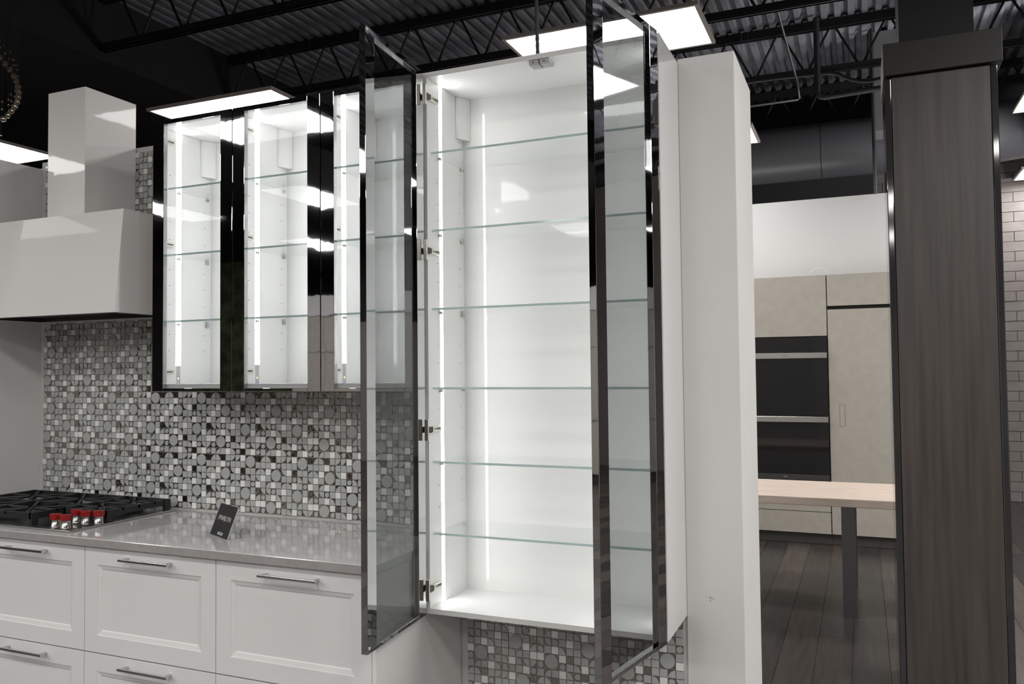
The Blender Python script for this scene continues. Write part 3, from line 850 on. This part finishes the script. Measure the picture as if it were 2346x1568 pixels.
# ================================================================== SIGN CARD on the worktop
sg = thing('sign_stand', 'small black card in a clear stand on the worktop, lettered MARILYN', 'sign', (-2.29, 2.48, -0.6298))
BL = Vector((-2.367, 2.518, -0.629)); BR = Vector((-2.218, 2.448, -0.629))
e_ = (BR - BL).normalized(); bk = Vector((-e_.y, e_.x, 0)); wd = (BR - BL).length
upv = (bk * 0.045 + Vector((0, 0, 0.116))).normalized(); hh = 0.1245
nrm = e_.cross(upv)            # toward the camera side
T = Matrix(((e_.x, upv.x, nrm.x, BL.x), (e_.y, upv.y, nrm.y, BL.y), (e_.z, upv.z, nrm.z, BL.z), (0, 0, 0, 1)))
c = MB(); c.T = T; c.box(0.0015, wd - .0015, 0.0015, hh, 0, 0.0008, M_card); cd = part('card', c, sg)
a_ = MB(); a_.T = T; a_.box(0, wd, 0, hh, -0.003, -0.0005, G_acryl)
part('clear_back', a_, sg)
a_ = MB(); a_.T = T; a_.box(wd, wd + .0012, 0, hh, -0.003, 0.0008, mat('acrylic_edge', (0.6, 0.6, 0.6), 0.2)); a_.box(-.0012, 0, 0, hh, -0.003, 0.0008, MATS['acrylic_edge'])
part('clear_edge', a_, sg)
ft = MB()
q = [BL, BR, BR + bk * 0.075, BL + bk * 0.075]
ft.add([(p.x, p.y, -0.6295) for p in q] + [(p.x, p.y, -0.6272) for p in q], [(0, 3, 2, 1), (4, 5, 6, 7), (0, 1, 5, 4), (1, 2, 6, 5), (2, 3, 7, 6), (3, 0, 4, 7)], G_acryl)
part('clear_foot', ft, sg)
def on_card(fx, fy): return T @ Matrix.Translation((fx * wd, (1 - fy) * hh, 0.0011))
text_mesh('/MARILYN', 0.026, M_print, on_card(0.50, 0.43), 'lettering', cd, sx=1.0)
fp = MB(); fp.T = T; fp.box(.42 * wd, .60 * wd, .468 * hh, .478 * hh, 0.0008, 0.0010, M_print_g); part('faint_print_line', fp, cd)
lg = MB(); lg.T = T; lg.box(.40 * wd, .68 * wd, (1 - .93) * hh, (1 - .85) * hh, 0.0008, 0.0012, M_print)
lg_o = part('logo_plate', lg, cd)
off_T = on_card(0.455, 0.89) @ Matrix.Translation((0, 0, 0.0006))
text_mesh('C', 0.011, M_print_d, off_T, 'logo_letter', cd)
text_mesh('COMPREX', 0.0065, MATS['grey_print'], on_card(0.585, 0.89) @ Matrix.Translation((0, 0, 0.0006)), 'logo_letter', cd, sx=0.8)

# ================================================================== WOOD COLUMN AT RIGHT
K = 4.3 / 3.46
def ws(x0, x1, y0, y1, z0, z1, m):
    return MB().box(x0 * K, x1 * K, y0 * K, y1 * K, z0 if z0 == FL else z0 * K, z1 if z1 > 3 else z1 * K, m)
wc = thing('wood_column', 'dark grey-brown wood-clad column with polished edge trims and flat black cap', 'column', (0.36, 4.5, FL))
part('wood_panel', ws(0.131, 0.462, 3.46, 3.475, FL, 1.113, M_wood), wc, bevel=0.001)
part('edge_trim', ws(0.106, 0.1295, 3.462, 3.76, FL, 1.113, M_chrome_b), wc, label='polished black edge trim', bevel=0.004)
part('edge_trim', ws(0.4635, 0.487, 3.462, 3.76, FL, 1.113, M_chrome_b), wc, label='polished black edge trim', bevel=0.004)
part('core', ws(0.1295, 0.4635, 3.476, 3.76, FL, 1.113, M_cap), wc)
part('cap', ws(0.102, 0.502, 3.44, 3.79, 1.118, 1.242, M_cap), wc, bevel=0.002)
part('cap_return', ws(0.1092, 0.135, 3.70, 3.79, 1.035, 1.118, M_cap), wc)
part('upper_shaft', ws(0.162, 0.418, 3.49, 3.73, 1.242, DECK - .002, M_soffit), wc)

# ================================================================== FAR KITCHEN
YF = 7.69
def far_tower(x0, x1, label, doors, grp=None):
    o = thing('tall_unit', label, 'cabinet', ((x0 + x1) / 2, YF + 0.3, FL), grp)
    part('body', MB().box(x0, x1, YF + 0.024, 8.33, -1.46, 0.813, M_beige).box(x0, x1, YF + 0.075, 8.33, FL, -1.46, M_plinth)
         .box(x0 + .001, x1 - .001, YF + 0.020, YF + 0.0241, -1.46, 0.812, M_gap), o)
    for (za, zb) in doors:
        part('door', MB().box(x0 + .003, x1 - .003, YF, YF + 0.02, za, zb, M_beige), o, bevel=0.001)
    return o
t1 = far_tower(-0.885, -0.271, 'beige oven tower in the far kitchen with two black ovens', [(0.275, 0.811)])
part('drawer', MB().box(-0.882, -0.274, YF, YF + .02, -1.452, -1.268, M_beige), t1)
part('drawer', MB().box(-0.882, -0.274, YF, YF + .02, -1.262, -1.003, M_beige), t1)
t2 = far_tower(-0.269, 0.335, 'beige tall unit right of the ovens in the far kitchen', [(0.535, 0.811), (-1.452, 0.503)])
rm = MB()
for a in ((-.185, -.183, -.515, -.325), (-.143, -.141, -.515, -.325)): rm.box(a[0], a[1], YF - .0008, YF, a[2], a[3], M_plinth)
rm.box(-.185, -.141, YF - .0008, YF, -.327, -.325, M_plinth).box(-.185, -.141, YF - .0008, YF, -.515, -.513, M_plinth)
part('recessed_pull', rm, t2)
far_tower(0.337, 0.94, 'beige tall unit mostly hidden behind the wood column', [(0.535, 0.811), (-1.452, 0.503)])
far_tower(-1.55, -0.887, 'beige tall unit left of the ovens, hidden behind the white wall end', [(0.535, 0.811), (-1.452, 0.503)])
def oven(z0, z1, label, hz, lettered):
    o = thing('oven', label, 'oven', (-0.578, YF, z0))
    g_ = part('glass_front', MB().box(-0.882, -0.274, YF - 0.018, YF + 0.018, z0, z1, M_oven), o, bevel=0.001)
    hb = MB().box(-0.880, -0.276, YF - 0.062, YF - 0.045, hz - 0.026, hz + 0.024, M_steel)
    hb.box(-0.860, -0.845, YF - 0.045, YF - 0.018, hz - .01, hz + .01, M_steel).box(-0.311, -0.296, YF - 0.045, YF - 0.018, hz - .01, hz + .01, M_steel)
    ho = part('handle', hb, o, bevel=0.002)
    if lettered:
        T_ = Matrix.Translation((-0.625, YF - 0.0628, hz)) @ Matrix.Rotation(math.radians(90), 4, 'X')
        text_mesh('WOLF', 0.018, M_plinth, T_, 'maker_mark', ho)
    return o
oven(-0.428, 0.268, 'upper black glass oven with a brushed steel bar handle', 0.105, True)
lo = oven(-0.990, -0.432, 'lower black glass oven with steel handle and bottom vent', -0.455, False)
v_ = MB()
for k in range(4): v_.box(-0.880, -0.276, YF - 0.0195, YF - 0.018, -0.985 + k * 0.012, -0.981 + k * 0.012, M_steel)
v_.box(-0.66, -0.625, YF - 0.021, YF - 0.018, -0.972, -0.956, M_steel)
part('vent', v_, lo)
# plastic loop on top of tall unit
solo('packing_strap', MB().tube([(-0.33 + 0.075 * math.cos(a), 7.78, 0.813 + 0.004 + 0.07 * abs(math.sin(a))) for a in [k * math.pi / 14 for k in range(15)]], 0.003, mat('strap', (.45, .42, .34), .4), 6),
     'thin pale looped strap lying on top of the far beige units', 'strap')
# table
tb = thing('dining_table', 'pale oak table with flat metal legs before the far beige kitchen', 'table', (-0.3, 5.9, FL))
part('tabletop', MB().box(-1.9, 0.62, 5.50, 6.30, -0.868, -0.816, M_table), tb, bevel=0.004)
for lx in (-0.139, -1.78):
    for ly in (5.535, 6.235):
        part('leg', MB().box(lx, lx + 0.082, ly, ly + 0.022, FL, -0.868, M_leg), tb, bevel=0.001)
    part('foot_bar', MB().box(lx, lx + .082, 5.557, 6.235, FL, FL + 0.012, M_leg), tb)

# ================================================================== SHOWROOM BEHIND THE CAMERA (seen in the chrome)
def back_unit(x0, x1, y, label):
    o = thing('tall_unit', label, 'cabinet', ((x0 + x1) / 2, y - .3, FL), 'beige tall units behind the camera')
    part('body', MB().box(x0, x1, y - 0.60, y - 0.022, -1.46, 0.85, M_beige).box(x0, x1, y - 0.60, y - 0.08, FL, -1.46, M_plinth), o)
    for za, zb in ((-1.45, -0.72), (-0.71, 0.30), (0.31, 0.84)):
        part('door', MB().box(x0 + .003, x1 - .003, y - .02, y, za, zb, M_beige), o)
for k in range(5):
    back_unit(-8.0 + 0.62 * k, -8.0 + 0.62 * k + .618, -5.0, 'beige tall unit behind the camera, %s from the green moss wall' % ORD[k])
solo('trim_2', MB().box(-8.0, -4.9, -5.6, -5.0, 0.855, 1.15, M_wall), kind='structure')
solo('plant_wall', MB().box(-10.4, -8.1, -5.5, -5.1, FL, 1.78, M_leaf), 'green moss wall behind the camera, seen only mirrored in chrome', 'plant')

# ================================================================== CRYSTAL BALL CHANDELIER at far left
ch = thing('chandelier', 'ring of hanging crystal balls on fine wires against the black ceiling', 'chandelier', (-5.7, 4.0, 1.9))
ball = None
def add_ball(u, w_, r):
    global ball
    yv = 4.0; tx = u * yv; tz = w_ * yv
    if ball is None:
        bm = bmesh.new(); bmesh.ops.create_icosphere(bm, subdivisions=2, radius=1.0)
        ball = bpy.data.meshes.new('crystal_ball'); bm.to_mesh(ball); bm.free(); ball.materials.append(M_ball)
        for p in ball.polygons: p.use_smooth = True
    o = bpy.data.objects.new('crystal_ball', ball); COL.objects.link(o); o.parent = ch
    o.location = Vector((tx, yv, tz)) - ORG[ch.name]; o.scale = (r, r, r)
    w = bpy.data.objects.new('wire', mesh_of(MB().tube([(tx, yv, tz + r * .9), (tx, yv, DECK - 0.551)], 0.0007, M_wire, 4), 'wire', ORG[ch.name]))
    if tz + r < DECK - 0.56:
        COL.objects.link(w); w.parent = ch
BIG = [(-1.4359, 0.5816), (-1.4234, 0.5682), (-1.4106, 0.5554), (-1.4004, 0.5425), (-1.3928, 0.5316), (-1.3885, 0.5204), (-1.3866, 0.51), (-1.3879, 0.501), (-1.3905, 0.4926), (-1.3968, 0.4854), (-1.4044, 0.4783), (-1.4147, 0.4721), (-1.4271, 0.467)]
SML = [(-1.4373, 0.614), (-1.4266, 0.6025), (-1.4365, 0.6009), (-1.41, 0.5883), (-1.4237, 0.5874), (-1.4139, 0.5756), (-1.402, 0.572), (-1.4007, 0.5616), (-1.393, 0.5612), (-1.3917, 0.5516), (-1.3885, 0.5403), (-1.4069, 0.5092), (-1.398, 0.5045), (-1.4136, 0.5003), (-1.4061, 0.4968), (-1.4306, 0.4992), (-1.4135, 0.4909), (-1.4304, 0.485), (-1.4326, 0.4373), (-1.3958, 0.5147)]
for a, b in BIG: add_ball(a, b, 0.021)
for a, b in SML: add_ball(a, b, 0.008)
